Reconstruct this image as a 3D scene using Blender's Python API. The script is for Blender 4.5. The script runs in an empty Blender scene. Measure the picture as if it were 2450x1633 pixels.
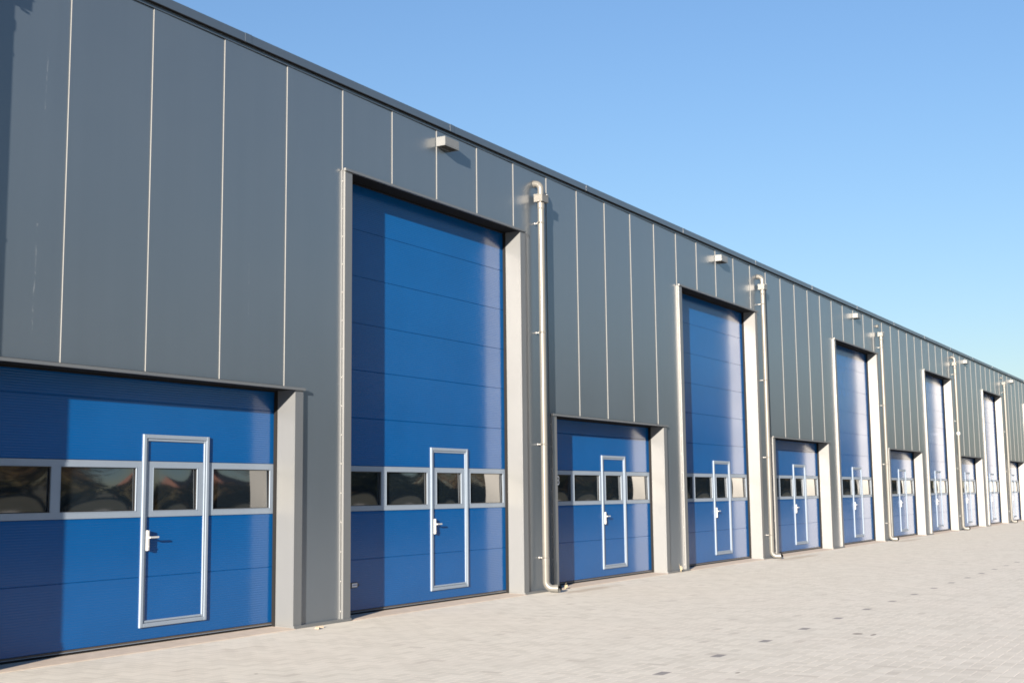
import bpy, math, random
from mathutils import Vector, Matrix

R = math.radians
sc = bpy.context.scene
col = sc.collection
rnd = random.Random(7)

# ------------------------------------------------------------------ helpers
class MB:
    """collects faces and links them as ONE mesh object"""
    def __init__(s): s.v = []; s.f = []; s.m = []; s.sm = []
    def quad(s, a, b, c, d, m=0, smooth=False):
        n = len(s.v); s.v += [a, b, c, d]; s.f.append((n, n+1, n+2, n+3)); s.m.append(m); s.sm.append(smooth)
    def box(s, x0, x1, y0, y1, z0, z1, m=0, bev=0.0):
        n = len(s.v)
        if bev <= 0:
            s.v += [(x0,y0,z0),(x1,y0,z0),(x1,y1,z0),(x0,y1,z0),(x0,y0,z1),(x1,y0,z1),(x1,y1,z1),(x0,y1,z1)]
            for q in ((0,3,2,1),(4,5,6,7),(0,1,5,4),(1,2,6,5),(2,3,7,6),(3,0,4,7)):
                s.f.append(tuple(n+i for i in q)); s.m.append(m); s.sm.append(False)
        else:
            b = bev
            # front (-y) edges chamfered
            s.v += [(x0,y1,z0),(x1,y1,z0),(x1,y1,z1),(x0,y1,z1),
                    (x0,y0+b,z0),(x1,y0+b,z0),(x1,y0+b,z1),(x0,y0+b,z1),
                    (x0+b,y0,z0+b),(x1-b,y0,z0+b),(x1-b,y0,z1-b),(x0+b,y0,z1-b)]
            for q in ((0,3,2,1),(0,1,5,4),(1,2,6,5),(2,3,7,6),(3,0,4,7),(4,5,9,8),(5,6,10,9),(6,7,11,10),(7,4,8,11),(8,9,10,11)):
                s.f.append(tuple(n+i for i in q)); s.m.append(m); s.sm.append(False)
    def tube(s, pts, r, seg=20, m=0, caps=True):
        """pts: list of Vector, r: radius or list"""
        pts = [Vector(p) for p in pts]; rings = []
        ref = Vector((1, 0.13, 0.07)).normalized()
        prev = None
        for i, p in enumerate(pts):
            if i == 0: t = pts[1]-p
            elif i == len(pts)-1: t = p-pts[i-1]
            else: t = (pts[i+1]-p).normalized()+(p-pts[i-1]).normalized()
            if t.length < 1e-9: t = prev
            t = t.normalized(); prev = t
            a = (ref - t*ref.dot(t)).normalized(); b = t.cross(a)
            ri = r[i] if isinstance(r, (list, tuple)) else r
            n = len(s.v)
            s.v += [tuple(p + a*math.cos(k*2*math.pi/seg)*ri + b*math.sin(k*2*math.pi/seg)*ri) for k in range(seg)]
            rings.append(n)
        for i in range(len(rings)-1):
            for k in range(seg):
                k2 = (k+1) % seg
                s.f.append((rings[i]+k, rings[i]+k2, rings[i+1]+k2, rings[i+1]+k)); s.m.append(m); s.sm.append(True)
        if caps:
            s.f.append(tuple(rings[0]+k for k in reversed(range(seg)))); s.m.append(m); s.sm.append(False)
            s.f.append(tuple(rings[-1]+k for k in range(seg))); s.m.append(m); s.sm.append(False)
    def build(s, name, mats, parent=None, loc=(0,0,0)):
        me = bpy.data.meshes.new(name); me.from_pydata(s.v, [], s.f)
        if not isinstance(mats, (list, tuple)): mats = [mats]
        for mt in mats: me.materials.append(mt)
        me.polygons.foreach_set('material_index', s.m)
        me.polygons.foreach_set('use_smooth', s.sm)
        me.update()
        o = bpy.data.objects.new(name, me); col.objects.link(o); o.location = loc
        if parent: o.parent = parent
        return o

def tag(o, label=None, cat=None, group=None, kind=None):
    if label: o['label'] = label
    if cat: o['category'] = cat
    if group: o['group'] = group
    if kind: o['kind'] = kind
    return o

def empty(name, loc=(0,0,0)):
    o = bpy.data.objects.new(name, None); o.location = loc; o.empty_display_size = .3
    col.objects.link(o); return o

def kids(o): return [c for c in col.objects if c.parent == o]
def copy_tree(o, parent=None):
    c = o.copy(); col.objects.link(c); c.parent = parent
    for ch in kids(o): copy_tree(ch, c)
    return c

# ------------------------------------------------------------------ node helper
class NT:
    def __init__(s, name):
        s.mat = bpy.data.materials.new(name); s.mat.use_nodes = True
        s.t = s.mat.node_tree; s.t.nodes.clear()
        s.out = s.n('ShaderNodeOutputMaterial'); s.b = s.n('ShaderNodeBsdfPrincipled')
        s.l(s.b.outputs[0], s.out.inputs[0])
        s.tc = s.n('ShaderNodeTexCoord')
    def n(s, typ, **kw):
        nd = s.t.nodes.new(typ)
        for k, v in kw.items(): setattr(nd, k, v)
        return nd
    def l(s, a, b): s.t.links.new(a, b)
    def put(s, inp, v):
        if hasattr(v, 'is_linked') or hasattr(v, 'links'): s.l(v, inp)
        else: inp.default_value = v
    def M(s, op, a, b=0.0, c=0.0):
        nd = s.n('ShaderNodeMath', operation=op)
        s.put(nd.inputs[0], a); s.put(nd.inputs[1], b); s.put(nd.inputs[2], c)
        return nd.outputs[0]
    def mix(s, f, a, b):
        nd = s.n('ShaderNodeMix', data_type='RGBA')
        s.put(nd.inputs[0], f); s.put(nd.inputs[6], a); s.put(nd.inputs[7], b)
        return nd.outputs[2]
    def noise(s, scale, detail=4, rough=.55, vec=None):
        nd = s.n('ShaderNodeTexNoise'); nd.inputs['Scale'].default_value = scale
        nd.inputs['Detail'].default_value = detail; nd.inputs['Roughness'].default_value = rough
        s.l(vec if vec is not None else s.tc.outputs['Object'], nd.inputs['Vector'])
        return nd.outputs['Fac']
    def ramp(s, v, lo, hi, a=0.0, b=1.0):
        nd = s.n('ShaderNodeMapRange'); s.put(nd.inputs[0], v)
        nd.inputs[1].default_value = lo; nd.inputs[2].default_value = hi
        nd.inputs[3].default_value = a; nd.inputs[4].default_value = b
        return nd.outputs[0]
    def mapping(s, sx, sy, sz):
        nd = s.n('ShaderNodeMapping'); nd.inputs['Scale'].default_value = (sx, sy, sz)
        s.l(s.tc.outputs['Object'], nd.inputs['Vector']); return nd.outputs[0]
    def set(s, **kw):
        for k, v in kw.items(): s.put(s.b.inputs[k], v)
        return s

def C(r, g, b): return (r, g, b, 1.0)

def grey_steel(name, base, rough, streaks=False, ior=1.9):
    t = NT(name)
    n1 = t.noise(.7, 3); n2 = t.noise(1.0, 5, .6, t.mapping(6, 6, .25))
    f = t.M('ADD', t.M('MULTIPLY', n1, .5), t.M('MULTIPLY', n2, .5))
    k = t.ramp(f, .3, .7)
    cdark = C(*[c*.94 for c in base]); clite = C(*[c*1.06 for c in base])
    c = t.mix(k, cdark, clite)
    if streaks:
        # thin dried run marks on the sheet (x, width, z low, z high)
        sep = t.n('ShaderNodeSeparateXYZ'); t.l(t.tc.outputs['Object'], sep.inputs[0])
        x, z = sep.outputs[0], sep.outputs[2]
        brk = t.ramp(t.noise(1.0, 4, .7, t.mapping(40, 1, 9)), .5, .62)
        tot = None
        for (sx, w, z0, z1, sl) in ((-1.25, .006, 4.9, 5.5, .02), (-1.31, .008, 2.85, 3.85, .02), (1.42, .004, 3.3, 3.9, 0), (9.4, .004, 3.0, 3.3, 0)):
            xc = t.M('ADD', t.M('MULTIPLY', t.M('SUBTRACT', z, z0), sl), sx)
            dx = t.M('ABSOLUTE', t.M('SUBTRACT', x, xc))
            m = t.M('MULTIPLY', t.M('LESS_THAN', dx, w), t.M('MULTIPLY', t.M('GREATER_THAN', z, z0), t.M('LESS_THAN', z, z1)))
            tot = m if tot is None else t.M('MAXIMUM', tot, m)
        c = t.mix(t.M('MULTIPLY', t.M('MULTIPLY', tot, brk), .28), c, C(.35, .36, .37))
    t.set(**{'Base Color': c, 'Roughness': t.ramp(n1, .3, .7, rough-.025, rough+.025), 'Specular IOR Level': .5, 'IOR': ior})
    return t.mat

def plain(name, base, rough=.5, metal=0.0, var=.06, scale=6, spec=.5):
    t = NT(name); n = t.noise(scale, 4)
    c = t.mix(t.ramp(n, .3, .7), C(*[v*(1-var) for v in base]), C(*[v*(1+var) for v in base]))
    t.set(**{'Base Color': c, 'Roughness': rough, 'Metallic': metal, 'Specular IOR Level': spec})
    return t.mat

GREY = (.053, .070, .091)
M_wall = grey_steel('grey_sheet', GREY, .30, True, 2.25)
M_trim = grey_steel('grey_flashing', (.072, .080, .089), .48, False, 2.2)
M_edge = grey_steel('sunlit_sheet_edge', (.165, .17, .175), .7, False, 1.4)  # lightened copy of the sheet: sunlight on the panel edges put into the colour
M_cop = grey_steel('grey_coping', (.038, .054, .078), .36)

def blue_paint():
    t = NT('blue_door_paint')
    n = t.noise(1.3, 3)
    c = t.mix(t.ramp(n, .3, .7), C(.0002, .056, .198), C(.0003, .062, .218))
    t.set(**{'Base Color': c, 'Roughness': t.ramp(n, .3, .7, .26, .30), 'IOR': 1.5, 'Specular IOR Level': 0.0, 'Specular Tint': C(.1, .6, 1),
             'Coat Weight': 1.0, 'Coat Roughness': .17, 'Coat IOR': 1.46})
    return t.mat
M_blue = blue_paint()
M_alu = plain('silver_aluminium', (.175, .22, .285), .55, .05, .03)
M_white = plain('white_handle_enamel', (.34, .355, .365), .5, 0, .02)
M_rub_shade = plain('black_rubber_and_shade', (.010, .010, .011), .75, spec=.12)  # rubber of the seals, also the black of the painted shade strips
M_seal = plain('brown_edge_seal', (.055, .045, .038), .6)
M_bead = plain('dark_glazing_bead', (.02, .018, .017), .4)
M_pipe = plain('grey_pipe_plastic', (.108, .108, .105), .32, 0, .04, 3)
M_pale = plain('pale_pipe_sleeve', (.6, .6, .6), .35)
M_hole = plain('dark_pipe_inside', (.02, .02, .02), .8)
M_screw = plain('bright_screw_head', (.5, .5, .5), .35, .6)
M_lamp = plain('grey_lamp_housing', (.13, .14, .15), .4, .1, .04)
M_conc = plain('concrete_sill', (.40, .345, .295), .85, 0, .10, 9)
M_soffit = plain('shaded_soffit_sheet', (.011, .012, .014), .8, spec=.08)  # near-black colour paints the shade on the lintel underside
M_roof = plain('roof_felt', (.05, .05, .05), .9)
M_decal = plain('white_number_film', (.7, .7, .7), .5)
M_plate = plain('black_tag_plate', (.01, .011, .014), .45)
M_inkblue = plain('blue_tag_print', (.05, .09, .25), .5)

def pane_mat():
    t = NT('dark_door_pane')
    t.set(**{'Base Color': C(.006, .010, .015), 'Roughness': 0.05, 'IOR': 2.5, 'Specular IOR Level': .5})
    return t.mat
M_pane = pane_mat()

# ------------------------------------------------------------------ paving (herringbone of 0.2 x 0.1 pavers)
def paver_mat():
    t = NT('herringbone_pavers')
    W = .10083
    sep = t.n('ShaderNodeSeparateXYZ'); t.l(t.tc.outputs['Object'], sep.inputs[0])
    px, py = sep.outputs[0], sep.outputs[1]
    u = t.M('DIVIDE', t.M('ADD', px, 40*W*4 + .05), W)
    v = t.M('DIVIDE', t.M('ADD', py, 5.00 + 40*W*4), W)
    i, j = t.M('FLOOR', u), t.M('FLOOR', v)
    fu, fv = t.M('SUBTRACT', u, i), t.M('SUBTRACT', v, j)
    k = t.M('FLOORED_MODULO', t.M('ADD', t.M('SUBTRACT', i, j), .01), 4.0)
    k = t.M('FLOOR', k)
    eq = lambda q: t.M('COMPARE', k, float(q), .2)
    k0, k1, k2, k3 = eq(0), eq(1), eq(2), eq(3)
    H = t.M('ADD', k0, k1); V = t.M('ADD', k2, k3)
    dv = t.M('MINIMUM', fv, t.M('SUBTRACT', 1.0, fv)); du = t.M('MINIMUM', fu, t.M('SUBTRACT', 1.0, fu))
    end = t.M('ADD', t.M('ADD', t.M('MULTIPLY', k0, fu), t.M('MULTIPLY', k1, t.M('SUBTRACT', 1.0, fu))),
              t.M('ADD', t.M('MULTIPLY', k3, fv), t.M('MULTIPLY', k2, t.M('SUBTRACT', 1.0, fv))))
    side = t.M('ADD', t.M('MULTIPLY', H, dv), t.M('MULTIPLY', V, du))
    d = t.M('MINIMUM', end, side)
    bi = t.M('SUBTRACT', i, k1); bj = t.M('SUBTRACT', j, k2)
    cmb = t.n('ShaderNodeCombineXYZ'); t.l(bi, cmb.inputs[0]); t.l(bj, cmb.inputs[1]); t.l(V, cmb.inputs[2])
    wn = t.n('ShaderNodeTexWhiteNoise', noise_dimensions='3D'); t.l(cmb.outputs[0], wn.inputs[0])
    rv = wn.outputs['Value']
    brick = t.mix(rv, C(.465, .450, .405), C(.548, .531, .482))
    brick = t.mix(t.M('MULTIPLY', t.M('GREATER_THAN', rv, .985), .55), brick, C(.33, .31, .28))
    # dark marker bricks: one lying brick every 12 widths in the row at y = -4.95
    row = t.M('COMPARE', bj, float(160+0), .3)
    mk = t.M('COMPARE', t.M('FLOORED_MODULO', t.M('ADD', bi, .01 - MARK_OFF), 12.0), .0, .3)
    mk = t.M('MULTIPLY', t.M('MULTIPLY', row, mk), H)
    brick = t.mix(mk, brick, C(.215, .21, .21))
    joint = C(.72, .67, .60)
    jm = t.ramp(d, .018, .05, 1.0, 0.0)
    # joints filled unevenly with pale sand
    jn = t.ramp(t.noise(.9, 3), .32, .6, .35, 1.0)
    c = t.mix(t.M('MULTIPLY', jm, jn), brick, joint)
    # pale sand dust and brownish water run stains in front of the pipe mouths
    n1 = t.noise(.35, 5, .6); n2 = t.noise(3.5, 5, .65)
    c = t.mix(t.M('MULTIPLY', t.ramp(n1, .45, .75), .35), c, C(.56, .52, .47))
    c = t.mix(t.M('MULTIPLY', t.ramp(n2, .56, .72), .16), c, C(.34, .31, .27))
    st = None
    for (sx, sy, rx, ry) in ((8.35, -.42, 1.25, .16), (18.2, -.45, 1.6, .2), (28.2, -.45, 1.6, .2)):
        ex = t.M('DIVIDE', t.M('SUBTRACT', px, sx), rx); ey = t.M('DIVIDE', t.M('SUBTRACT', py, sy), ry)
        q = t.M('SQRT', t.M('ADD', t.M('MULTIPLY', ex, ex), t.M('MULTIPLY', ey, ey)))
        q = t.M('ADD', q, t.M('MULTIPLY', t.M('SUBTRACT', n2, .5), 1.6))
        m = t.ramp(q, .45, 1.0, 1.0, 0.0); st = m if st is None else t.M('MAXIMUM', st, m)
    c = t.mix(t.M('MULTIPLY', st, .5), c, C(.30, .24, .19))
    spots = None
    for (sx, sy, rx, ry) in ((4.25, -5.57, .075, .06), (4.23, -5.73, .09, .028), (1.15, -5.47, .045, .02), (-.62, -2.02, .02, .02)):
        ex = t.M('DIVIDE', t.M('SUBTRACT', px, sx), rx); ey = t.M('DIVIDE', t.M('SUBTRACT', py, sy), ry)
        q = t.M('SQRT', t.M('ADD', t.M('MULTIPLY', ex, ex), t.M('MULTIPLY', ey, ey)))
        m = t.ramp(q, .7, 1.0, 1.0, 0.0); spots = m if spots is None else t.M('MAXIMUM', spots, m)
    c = t.mix(t.M('MULTIPLY', spots, .7), c, C(.09, .075, .065))
    t.set(**{'Base Color': c, 'Roughness': .85, 'Specular IOR Level': .25})
    h = t.M('ADD', t.M('MULTIPLY', t.ramp(d, .0, .09), 1.0), t.M('ADD', t.M('MULTIPLY', rv, .35), t.M('MULTIPLY', n2, .5)))
    bp = t.n('ShaderNodeBump'); bp.inputs['Strength'].default_value = .35; bp.inputs['Distance'].default_value = .004
    t.l(h, bp.inputs['Height']); t.l(bp.outputs[0], t.b.inputs['Normal'])
    return t.mat
MARK_OFF = 0.0
M_pav = paver_mat()

def grass_mat():
    t = NT('rough_grass')
    n = t.noise(.6, 6, .65)
    t.set(**{'Base Color': t.mix(t.ramp(n, .3, .7), C(.035, .042, .02), C(.085, .075, .042)), 'Roughness': .95})
    return t.mat
M_grass = grass_mat()

b = MB(); b.quad((-160,-11.5,0),(340,-11.5,0),(340,1.5,0),(-160,1.5,0)); b.build('pavement', M_pav)
tag(bpy.data.objects['pavement'], 'pale herringbone brick paving in front of the blue doors', 'pavement', kind='structure')
b = MB(); b.quad((-1500,-1500,-.02),(1500,-1500,-.02),(1500,1500,-.02),(-1500,1500,-.02)); g = b.build('ground', M_grass)
tag(g, 'rough grass field beyond the paved yard', 'ground', kind='structure')

# ------------------------------------------------------------------ dimensions
W0 = 3.985                       # opening width
HS, HT = 2.595, 5.272            # clear heights of low and tall openings
YD = .275                        # door plane
LOW = [(-1.833+10*n) for n in range(0, 7)]
TALL = [(3.148+10*n) for n in range(-1, 7)]
X_A, X_B = -13.0, 75.0
ZP = 6.31                        # underside of coping

wh = empty('warehouse', (0, 0, 0))
tag(wh, 'long dark grey metal clad warehouse with a row of low and tall blue overhead doors', 'building')

openings = [(x, HS) for x in LOW] + [(x, HT) for x in TALL]

# wall of lapped sandwich panels one metre wide; each left edge stands 11 mm proud of its neighbour
b = MB()
for k in range(int(X_A), int(X_B)):
    xs = {float(k), float(k+1)}
    for (x, h) in openings:
        for e in (x-.09, x+W0+.09):
            if k < e < k+1: xs.add(e)
    xs = sorted(xs)
    yy = lambda x: .0100*(x-k)
    for i in range(len(xs)-1):
        a, c = xs[i], xs[i+1]; mid = (a+c)/2; z0 = 0.01
        for (x, h) in openings:
            if x-.09 < mid < x+W0+.09: z0 = h+.016
        b.quad((a, yy(a), z0), (c, yy(c), z0), (c, yy(c), ZP+.06), (a, yy(a), ZP+.06))
        if i == 0:
            b.quad((a, .0105, z0), (a, 0, z0), (a, 0, ZP+.06), (a, .0105, ZP+.06), 1)
wall = b.build('wall', [M_wall, M_edge], wh)
# end and back walls plus roof (seen only from elsewhere)
b = MB()
b.quad((X_A, 30, 0), (X_A, .012, 0), (X_A, .012, 6.36), (X_A, 30, 6.36))
b.quad((X_B, .012, 0), (X_B, 30, 0), (X_B, 30, 6.36), (X_B, .012, 6.36))
b.quad((X_B, 30, 0), (X_A, 30, 0), (X_A, 30, 6.36), (X_B, 30, 6.36))
b.build('end_wall', M_trim, wh)
b = MB(); b.box(X_A+.01, X_B-.01, .06, 29.9, 6.15, 6.22); b.build('roof', M_roof, wh)
# roof edge coping: a folded cap in lengths with a lip, and a starter angle under it
b = MB()
b.box(X_A, X_B, -.050, .30, 6.312, 6.408)
xj = X_A+2.3
while xj < X_B:
    b.box(xj-.05, xj+.05, -.0525, .302, 6.311, 6.4105); xj += 4.0
b.build('roof_coping', M_cop, wh)
b = MB(); b.box(X_A, X_B, -.047, -.001, 6.305, 6.3115); b.build('coping_shade_strip', M_rub_shade, wh)  # black strip added to draw the shade under the coping
b = MB(); b.box(X_A, X_B, -.010, -.001, 6.270, 6.3045); b.build('coping_angle', M_wall, wh)

# plinth flashing under every pier
edges = sorted(openings)
prev = X_A
for (x, h) in edges + [(X_B, 0)]:
    if x - prev > .2:
        b = MB()
        b.box(prev-.004, x+.004, -.046, .02, .004, .032)
        b.box(prev+.01, x-.01, -.038, .02, .0, .0045)
        b.build('plinth_flashing', M_trim, wh)
    prev = x + W0

# ------------------------------------------------------------------ opening surround (one mesh per opening) and lintel
def surround(x, h):
    for s in (0, 1):
        b = MB()
        if s == 0:
            b.box(-.135, 0, -.030, .225, .031, h+.006)
            b.box(-.160, -.1345, -.004, .01, .033, h+.004)
            b.box(-.05, 0, .0212, .225, .0, .0318); xx = -.1475
        else:
            b.box(W0, W0+.135, -.030, .225, .031, h+.006)
            b.box(W0+.1345, W0+.160, -.004, .01, .033, h+.004)
            b.box(W0, W0+.05, .0212, .225, .0, .0318); xx = W0+.1475
        z = .12
        while z < h-.05:
            n = 8; r = .0065
            c = [(xx+r*math.cos(a*2*math.pi/n), -.0085, z+r*math.sin(a*2*math.pi/n)) for a in range(n)]
            q = [(p[0], -.003, p[2]) for p in c]
            i0 = len(b.v); b.v += c+q
            b.f.append(tuple(i0+i for i in range(n))[::-1]); b.m.append(1); b.sm.append(False)
            for i in range(n):
                b.f.append((i0+i, i0+(i+1)%n, i0+n+(i+1)%n, i0+n+i)); b.m.append(1); b.sm.append(True)
            z += .335
        b.build('door_jamb', [M_trim, M_screw], wh, (x, 0, 0))
    b = MB()
    b.box(-.152, W0+.152, -.052, -.018, h, h+.030)
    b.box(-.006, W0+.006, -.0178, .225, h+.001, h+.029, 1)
    b.box(.0, W0-.2, -.030, -.0005, h+.0302, h+.036, 2)  # black strip painting the shadow gap on top of the lintel
    b.build('lintel', [M_trim, M_soffit, M_rub_shade], wh, (x, 0, 0))
    # rubber seals between the reveal and the door leaf
    b = MB()
    b.box(-.06, .006, .2262, .2700, .02, h-.013); b.box(W0-.010, W0+.06, .2262, .2700, .02, h-.013)
    b.box(-.06, W0+.06, .2262, .2700, h-.0125, h+.05)
    b.build('door_seal', M_rub_shade, wh, (x, 0, 0))
    b = MB()
    n = len(b.v)
    b.v += [(.0, -.07, .006), (W0, -.07, .006), (W0, .0, .012), (0, .0, .012), (W0, .40, .022), (0, .40, .022), (0, -.07, -.01), (W0, -.07, -.01)]
    for f in ((0,1,2,3), (3,2,4,5), (6,7,1,0)):
        b.f.append(tuple(n+i for i in f)); b.m.append(0); b.sm.append(False)
    b.build('door_sill', M_conc, wh, (x, 0, 0))
for (x, h) in openings: surround(x, h)

# ------------------------------------------------------------------ sectional overhead door
SEAMS = [.662, 1.240, 1.786, 2.370, 2.954, 3.533, 4.117, 4.702, 5.287, 5.6]
WINS = [(.065, 1.000), (1.095, 2.005), (2.215, 2.825), (3.040, 3.930)]
def ribbed(b, x0, x1, z0, z1):
    """micro-ribbed sheet of one door section, grooves at both seams"""
    pr = [(z0+.001, .006), (z0+.005, 0.0)]
    p = .0243; z = z0+.012
    while z + p < z1-.008:
        pr += [(z, 0.0), (z+.0030, .0007), (z+.0100, .0007), (z+.0130, 0.0)]
        z += p
    pr += [(z1-.005, 0.0), (z1-.001, .006)]
    for (a, c) in zip(pr[:-1], pr[1:]):
        b.quad((x0, a[1], a[0]), (x1, a[1], a[0]), (x1, c[1], c[0]), (x0, c[1], c[0]))

def pane_mesh(x0, x1, z0, z1, sag, tx, tz, y):
    b = MB(); nx, nz = 26, 14
    g = []
    for j in range(nz+1):
        for i in range(nx+1):
            u, v = i/nx*2-1, j/nz*2-1
            bul = (1-u*u)*(1-v*v)
            w = sag*bul + .0006*math.sin(3.1*u+tx*40)*math.cos(2.3*v+tz*50)
            g.append((x0+(x1-x0)*i/nx, y - w + tx*u*(x1-x0)/2 + tz*v*(z1-z0)/2, z0+(z1-z0)*j/nz))
    b.v = g
    for j in range(nz):
        for i in range(nx):
            a = j*(nx+1)+i
            b.f.append((a, a+1, a+nx+2, a+nx+1)); b.m.append(0); b.sm.append(True)
    return b

def make_door(tall):
    b = MB(); top = (HT if tall else HS)+.06
    zs = [.062] + [z for z in SEAMS if z < top] + [top]
    for z0, z1 in zip(zs[:-1], zs[1:]):
        if abs(z0-1.240) < .01: continue
        ribbed(b, -.05, W0+.05, z0, z1)
    # back skin keeps the leaf closed and dark behind the grooves
    b.box(-.05, W0+.05, .0062, .045, .062, 1.240); b.box(-.05, W0+.05, .0062, .045, 1.786, top)
    root = b.build('overhead_door', M_blue, wh)
    # glazed aluminium section
    f = MB()
    f.box(-.05, W0+.05, -.004, .040, 1.2415, 1.297); f.box(-.05, W0+.05, -.004, .040, 1.727, 1.7845)
    xs = [-.05] + [e for w in WINS for e in w] + [W0+.05]
    for a, c in zip(xs[0::2], xs[1::2]): f.box(a, c, -.0042, .0402, 1.2972, 1.7268)
    for (a, c) in WINS:     # raised glazing lips and dark gaskets
        f.box(a, c, -.0065, .012, 1.2972, 1.3035); f.box(a, c, -.0065, .012, 1.7205, 1.7268)
        f.box(a, a+.006, -.0065, .012, 1.3037, 1.7203); f.box(c-.006, c, -.0065, .012, 1.3037, 1.7203)
        f.box(a+.0062, c-.0062, .006, .013, 1.3037, 1.3110, 1); f.box(a+.0062, c-.0062, .006, .013, 1.7130, 1.7203, 1)
        f.box(a+.0062, a+.014, .006, .013, 1.3112, 1.7128, 1); f.box(c-.014, c-.0062, .006, .013, 1.3112, 1.7128, 1)
    f.build('window_frame', [M_alu, M_bead], root)
    for (a, c), sg, tx, tz in zip(WINS, (.0045, .0062, .0042, .0042), (.004, -.006, .003, -.002), (-.010, .004, .014, .016)):
        pane_mesh(a+.012, c-.012, 1.309, 1.715, sg, tx, tz, .020).build('window_pane', M_pane, root)
    # pass door: outer and inner frame profiles
    x0, x1, z0, z1 = 2.075, 2.972, .180, 2.050
    w = MB()
    def ring(x0, x1, z0, z1, t, y0, y1):
        w.box(x0, x0+t, y0, y1, z0, z1, 0, .004); w.box(x1-t, x1, y0, y1, z0, z1, 0, .004)
        w.box(x0+t, x1-t, y0+.001, y1, z0, z0+t, 0, .004); w.box(x0+t, x1-t, y0+.001, y1, z1-t, z1, 0, .004)
    ring(x0, x1, z0, z1, .040, -.020, .003)
    ring(x0+.043, x1-.043, z0+.043, z1-.043, .022, -.013, .003)
    w.build('pass_door_frame', M_alu, root)
    # lever handle on its long plate
    h = MB()
    h.box(2.132, 2.157, -.040, -.014, .916, 1.112, 0, .003)
    h.tube([(2.1445, -.038, 1.043), (2.1445, -.058, 1.043)], .010, 12)
    h.box(2.136, 2.255, -.070, -.058, 1.034, 1.053, 0, .004)
    h.tube([(2.1445, -.0395, .955), (2.1445, -.044, .955)], .009, 12)
    h.build('door_handle', M_white, root)
    # bottom rubber with its aluminium carrier
    s = MB()
    s.box(-.05, W0+.05, -.006, .040, .046, .0615, 1); s.box(-.05, W0+.05, -.010, .040, .041, .0459, 2); s.box(-.05, W0+.05, -.003, .036, .012, .0409, 0)
    s.build('bottom_seal', [M_rub_shade, M_seal, M_alu], root)
    return root

low = make_door(False); tall = make_door(True)
low_doors, tall_doors = [], []
for i, x in enumerate(LOW):
    d = low if i == 0 else copy_tree(low, wh)
    d.location = (x, YD, 0); low_doors.append(d)
for i, x in enumerate(TALL):
    d = tall if i == 0 else copy_tree(tall, wh)
    d.location = (x, YD, 0); tall_doors.append(d)

# white number film on the first pane of the second low door
cu = bpy.data.curves.new('number', 'FONT'); cu.body = '8'; cu.size = .205; cu.extrude = .0008
to = bpy.data.objects.new('number_tmp', cu); col.objects.link(to)
bpy.context.view_layer.update()
me = bpy.data.meshes.new_from_object(to.evaluated_get(bpy.context.evaluated_depsgraph_get()))
bpy.data.objects.remove(to); me.name = 'door_number'; me.materials.clear(); me.materials.append(M_decal)
xs_ = [v.co.x for v in me.vertices]; wx = max(xs_)
dn = bpy.data.objects.new('door_number', me); col.objects.link(dn); dn.parent = low_doors[1]
dn.rotation_euler = (R(90), 0, 0); dn.location = (8.785-LOW[1]-wx, .004, 1.560)
dn['label'] = 'white number eight film on the left pane, half hidden by the door reveal'

# small tag plate low on the first tall door
b = MB()
n = len(b.v); pts = [(.385, .33), (.505, .335), (.552, .362), (.505, .395), (.385, .395)]
pts = [(p[0]+.0, p[1]) for p in pts]
b.v += [(p[0], -.010, p[1]) for p in pts] + [(p[0], .003, p[1]) for p in pts]
b.f.append((n, n+1, n+2, n+3, n+4)); b.m.append(0); b.sm.append(False)
for i in range(5):
    b.f.append((n+i, n+5+i, n+5+(i+1) % 5, n+(i+1) % 5)); b.m.append(0); b.sm.append(False)
b.box(.405, .503, -.0135, -.0095, .342, .386, 1)
for i in range(5):
    x = .416+i*.0165
    b.box(x, x+.011, -.0145, -.0132, .355+.002*(i % 2), .374, 2)
b.build('door_tag', [M_plate, M_decal, M_inkblue], tall_doors[1])

# ------------------------------------------------------------------ rainwater downpipes
def arc(c, a0, a1, r, ax, az, n=10):
    """points round c in the plane spanned by unit vectors ax, az"""
    return [Vector(c) + Vector(ax)*(r*math.cos(a0+(a1-a0)*i/n)) + Vector(az)*(r*math.sin(a0+(a1-a0)*i/n)) for i in range(n+1)]

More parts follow.
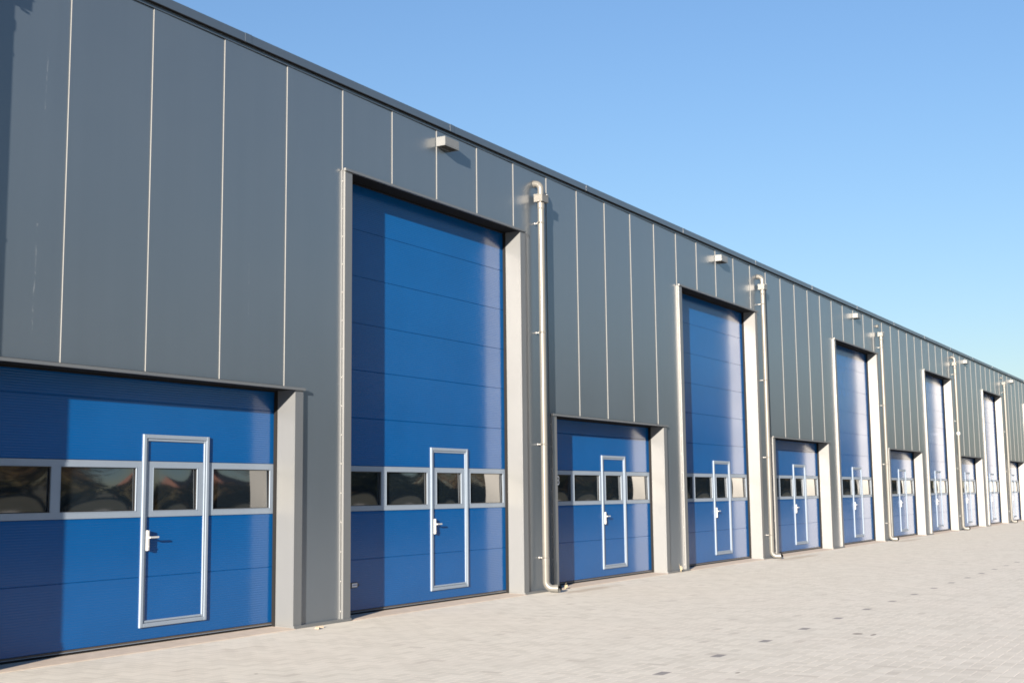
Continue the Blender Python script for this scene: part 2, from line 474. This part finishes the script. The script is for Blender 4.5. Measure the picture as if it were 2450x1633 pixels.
def make_pipe(x, yc, label, elbow=True, sleeve=False, up=0.0):
    root = empty('downpipe', (x, 0, 0))
    tag(root, label, 'drainpipe', 'rainwater downpipes on the grey facade')
    r = .0490
    y = -yc
    b = MB()
    foot = Vector((.30, -1, 0)).normalized()
    e = .10
    pts = [(0, y, 5.79+up), (0, y, .45)]
    b.tube(pts, r, 28, 0, False)
    # foot bend with spigot
    cz = .062
    c = Vector((0, y, cz+e)) + foot*e
    bend = [Vector((0, y, .40)), Vector((0, y, cz+e+.02))] + arc(c, math.pi, 1.5*math.pi, e, foot, (0, 0, 1), 10)
    last = c + Vector((0, 0, -e))
    bend += [last + foot*.03]
    b.tube(bend, r*1.05, 28, 0, False)
    end = last + foot*.03
    b.tube([end, end+foot*.055], r*1.16, 28, 0, False)
    b.tube([end+foot*.055, end+foot*.0551, end+foot*.004, end+foot*.0], [r*1.16, r*1.0, r*.98, r*.98], 28, 0, False)
    b.tube([end+foot*.012, end+foot*.013], r*.97, 28, 1, True)
    # couplings
    b.tube([(0, y, .40), (0, y, .475)], r*1.13, 28, 0, False)
    b.tube([(0, y, .475), (0, y, .50)], [r*1.13, r*1.01], 28, 0, False)
    b.tube([(0, y, 5.70), (0, y, 5.785)], r*1.10, 28, 0, False)
    b.tube([(0, y, 5.675), (0, y, 5.70)], [r*1.01, r*1.10], 28, 0, False)
    b.build('pipe', [M_pipe, M_hole], root)
    # collector box
    b = MB()
    s = .082
    b.box(-s, s+.03, y-.07, y+.075, 5.785+up, 5.895+up, 0, .004)
    b.box(-s-.004, s+.034, y-.074, y+.079, 5.888+up, 5.902+up, 0)
    b.tube([(s+.005, y-.055, 5.90), (s+.005, y-.055, 5.918)], .014, 12, 1)
    b.build('collector_box', [M_pipe, M_screw], root)
    if elbow:
        b = MB()
        ee = yc*.86
        c = (0, y+ee, 5.985)
        pts = [Vector((0, y, 5.895)), Vector((0, y, 5.975))] + arc(c, math.pi, .5*math.pi, ee, (0, 1, 0), (0, 0, 1), 10) + [Vector((0, .02, 5.985+ee))]
        b.tube(pts, r*.98, 28, 0, False)
        b.tube([(0, .0, 5.985+ee), (0, -.012, 5.985+ee)], r*1.2, 24, 0, True)
        b.build('top_elbow', M_pipe, root)
    else:
        b = MB()
        b.tube([(0, .02, 6.085), (0, -.045, 6.085)], r*.9, 24, 0, False)
        b.tube([(0, -.040, 6.085), (0, -.0405, 6.085)], r*.88, 24, 1, True)
        b.build('outlet_stub', [M_pipe, M_hole], root)
        b = MB(); b.tube([(0, y, 5.9021), (0, y, 5.903)], r*.9, 24, 0, True); b.build('open_top', M_hole, root)
    for z in (5.47, 3.81, 2.15, .50):
        b = MB()
        b.tube([(0, y, z-.012), (0, y, z+.012)], r*1.07, 28, 0, True)
        b.tube([(-.0, y+r, z), (-.0, .012, z)], .0065, 10, 1)
        b.box(-.02, .02, y+r-.002, y+r+.012, z-.014, z+.014, 0)
        b.tube([(0, -.0005, z), (0, -.012, z)], .018, 12, 1)
        b.tube([(-r*1.05, y+.01, z), (-r*1.05-.03, y+.012, z)], .009, 10, 0)
        b.build('pipe_bracket', [M_pipe, M_screw], root)
    if sleeve:
        b = MB(); b.tube([(0, y, 3.33), (0, y, 3.42)], r*1.2, 28, 0, True); o = b.build('repair_sleeve', M_pale, root)
    return root

make_pipe(-2.38, .166, 'grey downpipe left of the nearest low blue door, just outside the picture', up=.15)
make_pipe(7.62, .113, 'nearest and largest grey downpipe, between the first tall door and the second low door')
make_pipe(17.45, .113, 'second grey downpipe with a complete top bend, right of the second tall door')
make_pipe(27.41, .113, 'downpipe lacking its top bend right of the third tall door, bare wall stub above', elbow=False)
make_pipe(37.50, .113, 'far grey downpipe with a pale sleeve halfway up its length', sleeve=True)
make_pipe(47.50, .113, 'farthest grey downpipe, open topped, at the right edge of the photo', elbow=False)

# ------------------------------------------------------------------ wall lamps
def make_lamp(x):
    root = empty('wall_lamp', (x, 0, 6.045))
    b = MB()
    b.box(0, .34, -.142, .004, .014, .122, 0, .003)
    b.box(.0, .34, -.142, -.132, -.001, .0138); b.box(0, .34, -.012, .004, -.001, .0138)
    b.box(.0, .010, -.1318, -.0122, -.001, .0138); b.box(.33, .34, -.1318, -.0122, -.001, .0138)
    b.build('lamp_housing', M_lamp, root)
    b = MB(); b.box(.012, .328, -.130, -.014, .008, .0136); b.build('lamp_glass', M_hole, root)
    return root
lamps = [(4.988, 'nearest square grey wall lamp, directly above the first tall blue door'),
         (14.98, 'second grey wall lamp, above the second tall blue door'),
         (24.94, 'third grey wall lamp, above the third tall blue door'),
         (39.62, 'pale wall lamp just right of the downpipe with the pale sleeve'),
         (49.70, 'smallest, farthest wall lamp near the right edge of the photo')]
base = make_lamp(lamps[0][0])
for i, (x, lb) in enumerate(lamps):
    o = base if i == 0 else copy_tree(base)
    o.location = (x, 0, 6.045); tag(o, lb, 'lamp', 'box wall lamps under the roof edge')

# ------------------------------------------------------------------ dry weed and scrap at the wall foot
M_straw = plain('dry_straw', (.42, .36, .25), .8)
M_litter = plain('pale_litter', (.28, .24, .19), .8)
b = MB()
for i in range(7):
    a = rnd.uniform(0, 6.28); h = rnd.uniform(.07, .17); lx, ly = math.cos(a)*h*.3, math.sin(a)*h*.3
    b.tube([(0, 0, 0), (lx*.4, ly*.4, h*.6), (lx, ly, h)], [.003, .0022, .001], 6)
    b.quad((lx*.4, ly*.4, h*.6), (lx*.4+.02, ly*.4-.01, h*.62), (lx*.4+.035, ly*.4-.015, h*.75), (lx*.4+.008, ly*.4, h*.7))
o = b.build('dry_weed', M_straw, None, (12.62, -.09, 0)); tag(o, 'small dry weed at the foot of the pier right of the second low door', 'weed')
b = MB()
for i in range(5):
    a = rnd.uniform(0, 6.28); h = rnd.uniform(.05, .11); lx, ly = math.cos(a)*h*.5, math.sin(a)*h*.5
    b.tube([(0, 0, 0), (lx*.4, ly*.4, h*.6), (lx, ly, h)], [.003, .002, .001], 6)
    b.quad((lx*.3, ly*.3, h*.4), (lx*.3+.03, ly*.3-.01, h*.45), (lx*.3+.04, ly*.3-.02, h*.65), (lx*.3+.01, ly*.3, h*.6))
o = b.build('dry_weed', M_straw, None, (8.24, -.09, 0)); tag(o, 'brown dry weed growing behind the mouth of the nearest downpipe', 'weed')
b = MB()
for (dx, dy, sx, sy, a) in ((0, 0, .028, .014, .3), (.07, .02, .045, .010, -.5), (-.05, -.05, .020, .010, .9)):
    ca, sa = math.cos(a), math.sin(a); n = len(b.v)
    for z in (.004, .010+.006*abs(a)):
        b.v += [(dx+ca*ux*sx-sa*uy*sy, dy+sa*ux*sx+ca*uy*sy, z + (.012 if ux*uy > 0 and z > .006 else 0)) for ux, uy in ((-1,-1),(1,-1),(1,1),(-1,1))]
    for f in ((4,5,6,7),(0,1,5,4),(1,2,6,5),(2,3,7,6),(3,0,4,7)):
        b.f.append(tuple(n+i for i in f)); b.m.append(0); b.sm.append(False)
o = b.build('paper_scrap', M_litter, None, (2.30, -.24, 0)); tag(o, 'crumpled pale scrap on the paving below the first grey pier', 'litter')

# ------------------------------------------------------------------ wood across the yard (seen mirrored in the panes)
def leaf_mat():
    t = NT('autumn_leaves')
    n = t.noise(.09, 2); n2 = t.noise(.9, 4)
    a = t.mix(t.ramp(n, .42, .58), C(.05, .066, .026), C(.15, .085, .03))
    t.set(**{'Base Color': t.mix(t.M('MULTIPLY', n2, .5), a, C(.02, .022, .01)), 'Roughness': .8}); return t.mat
b = MB()
x = -10.0
while x < 330:
    far = max(0, x-60)
    near = x < 125
    yb = -33 - rnd.uniform(0, 9) - far*.10
    H = rnd.uniform(7.5, 13.0); rad = rnd.uniform(2.6, 4.2)
    low = x < 25.5 or 31.5 < x < 46 or 52 < x < 68
    if low: H = rnd.uniform(2.2, 3.8); rad = 2.2
    b.tube([(x, yb, 0), (x+.2, yb, H*.35), (x+.1, yb+.1, H*.8)], [.22, .16, .05], 8, 1)
    for q in range(5):
        a = rnd.uniform(0, 6.28); zz = H*rnd.uniform(.25, .6)
        b.tube([(x+.1, yb, zz), (x+math.cos(a)*rad*.7, yb+math.sin(a)*rad*.7, zz+H*.2)], [.08, .02], 5, 1, False)
    nl = 1500 if near else 330
    cl = [(rnd.gauss(0, .5), rnd.gauss(0, .5), rnd.uniform(.12, .95)) for _ in range(18)]
    for q in range(nl):
        cx, cy, cz = rnd.choice(cl)
        px = x+(cx+rnd.gauss(0, .24))*rad; py = yb+(cy+rnd.gauss(0, .24))*rad; pz = (cz+rnd.gauss(0, .08))*H
        if pz < .1: continue
        s = rnd.uniform(.16, .34)*(1 if near else 1.8)
        d1 = Vector((rnd.gauss(0,1), rnd.gauss(0,1), rnd.gauss(0,1))).normalized()
        d2 = d1.orthogonal().normalized()
        p = Vector((px, py, pz))
        b.quad(tuple(p-d1*s), tuple(p+d2*s*.7), tuple(p+d1*s), tuple(p-d2*s*.7), 0)
    x += rnd.uniform(1.5, 2.8) if near else rnd.uniform(2.5, 4.5)
bark = plain('bark', (.07, .055, .04), .9)
o = b.build('distant_wood', [leaf_mat(), bark]); tag(o, 'autumn wood across the yard, seen mirrored in the door panes', 'wood', kind='stuff')

hs = empty('brick_house', (56, -52, 0))
tag(hs, 'small red brick house far across the yard, mirrored in a pane of the nearest door', 'house')
M_brick = plain('red_brick', (.26, .075, .05), .85); M_tile = plain('roof_tile', (.12, .05, .035), .8)
b = MB(); b.box(-5, 5, -4, 4, 0, 3.2); b.build('wall', M_brick, hs)
b = MB(); n = len(b.v)
b.v += [(-5.3, -4.4, 3.1), (5.3, -4.4, 3.1), (5.3, 4.4, 3.1), (-5.3, 4.4, 3.1), (-5.3, 0, 6.2), (5.3, 0, 6.2)]
for f in ((0,1,5,4), (2,3,4,5), (3,0,4), (1,2,5), (3,2,1,0)):
    b.f.append(tuple(n+i for i in f)); b.m.append(0); b.sm.append(False)
b.build('roof', M_tile, hs)
for wx in (-3.2, -.6, 2.4):
    b = MB(); b.box(wx-.6, wx+.6, 3.99, 4.04, .9, 2.3); b.build('window', M_pane, hs)

# ------------------------------------------------------------------ sun, sky, camera
LIFT = .05
S = Vector((-3.5, -1.0, .775)).normalized()           # towards the sun
el = math.asin(S.z); az = math.atan2(S.x, S.y)
w = bpy.data.worlds.new('World'); sc.world = w; w.use_nodes = True
nt = w.node_tree; nt.nodes.clear()
out = nt.nodes.new('ShaderNodeOutputWorld'); bg = nt.nodes.new('ShaderNodeBackground'); sky = nt.nodes.new('ShaderNodeTexSky')
sky.sky_type = 'NISHITA'; sky.sun_disc = False; sky.sun_elevation = el; sky.sun_rotation = az % (2*math.pi)
sky.altitude = 0; sky.air_density = 1.8; sky.dust_density = 0.0; sky.ozone_density = 6.0
# look-ups are lifted a few degrees so that the yellow band on the very horizon stays below the picture
geo = nt.nodes.new('ShaderNodeTexCoord'); mp = nt.nodes.new('ShaderNodeMapping'); mp.vector_type = 'POINT'
mp.inputs['Location'].default_value = (0, 0, LIFT); nrm = nt.nodes.new('ShaderNodeVectorMath'); nrm.operation = 'NORMALIZE'
nt.links.new(geo.outputs['Generated'], mp.inputs[0]); nt.links.new(mp.outputs[0], nrm.inputs[0]); nt.links.new(nrm.outputs[0], sky.inputs[0])
tint = nt.nodes.new('ShaderNodeMix'); tint.data_type = 'RGBA'; tint.blend_type = 'MULTIPLY'; tint.inputs[0].default_value = 1.0
tint.inputs[7].default_value = (1.31, 1.11, 1.21, 1)          # white balance of the sky light
nt.links.new(sky.outputs[0], tint.inputs[6]); nt.links.new(tint.outputs[2], bg.inputs[0]); bg.inputs[1].default_value = .050
nt.links.new(bg.outputs[0], out.inputs[0])
sl = bpy.data.lights.new('sun', 'SUN'); sl.energy = 5.0; sl.angle = R(.53); sl.color = (1.0, .865, .70)
so = bpy.data.objects.new('sun', sl); col.objects.link(so); so.location = (-40, -30, 30)
so.rotation_euler = (-S).to_track_quat('-Z', 'Y').to_euler()

cam = bpy.data.cameras.new('camera'); co = bpy.data.objects.new('camera', cam); col.objects.link(co)
yaw, pit, rol = 1.0349156616588275, 0.12161606853054914, -0.011059375291606534
f = Vector((math.sin(yaw)*math.cos(pit), math.cos(yaw)*math.cos(pit), math.sin(pit)))
r0 = Vector((math.cos(yaw), -math.sin(yaw), 0)); u0 = r0.cross(f)
r_ = r0*math.cos(rol) + u0*math.sin(rol); u_ = -r0*math.sin(rol) + u0*math.cos(rol)
mw = Matrix.Identity(4)
for i in range(3): mw[i][0], mw[i][1], mw[i][2] = r_[i], u_[i], -f[i]
mw.translation = Vector((-8.478014500638501, -9.139790464283122, 1.4233691374252593))
co.matrix_world = mw
cam.sensor_width = 36; cam.sensor_fit = 'HORIZONTAL'; cam.lens = 2986.713646/2450*36
cam.clip_start = .05; cam.clip_end = 4000
sc.camera = co

sc.view_settings.view_transform = 'Standard'; sc.view_settings.look = 'None'
sc.view_settings.exposure = 1.9; sc.view_settings.gamma = 1.0; sc.view_settings.use_curve_mapping = False
sc.cycles.use_denoising = True
sc.cycles.max_bounces = 8
sc.cycles.filter_width = 1.7
sc.cycles.blur_glossy = 1.0; sc.cycles.sample_clamp_indirect = 2      # lets the panes throw sunlight onto the reveals
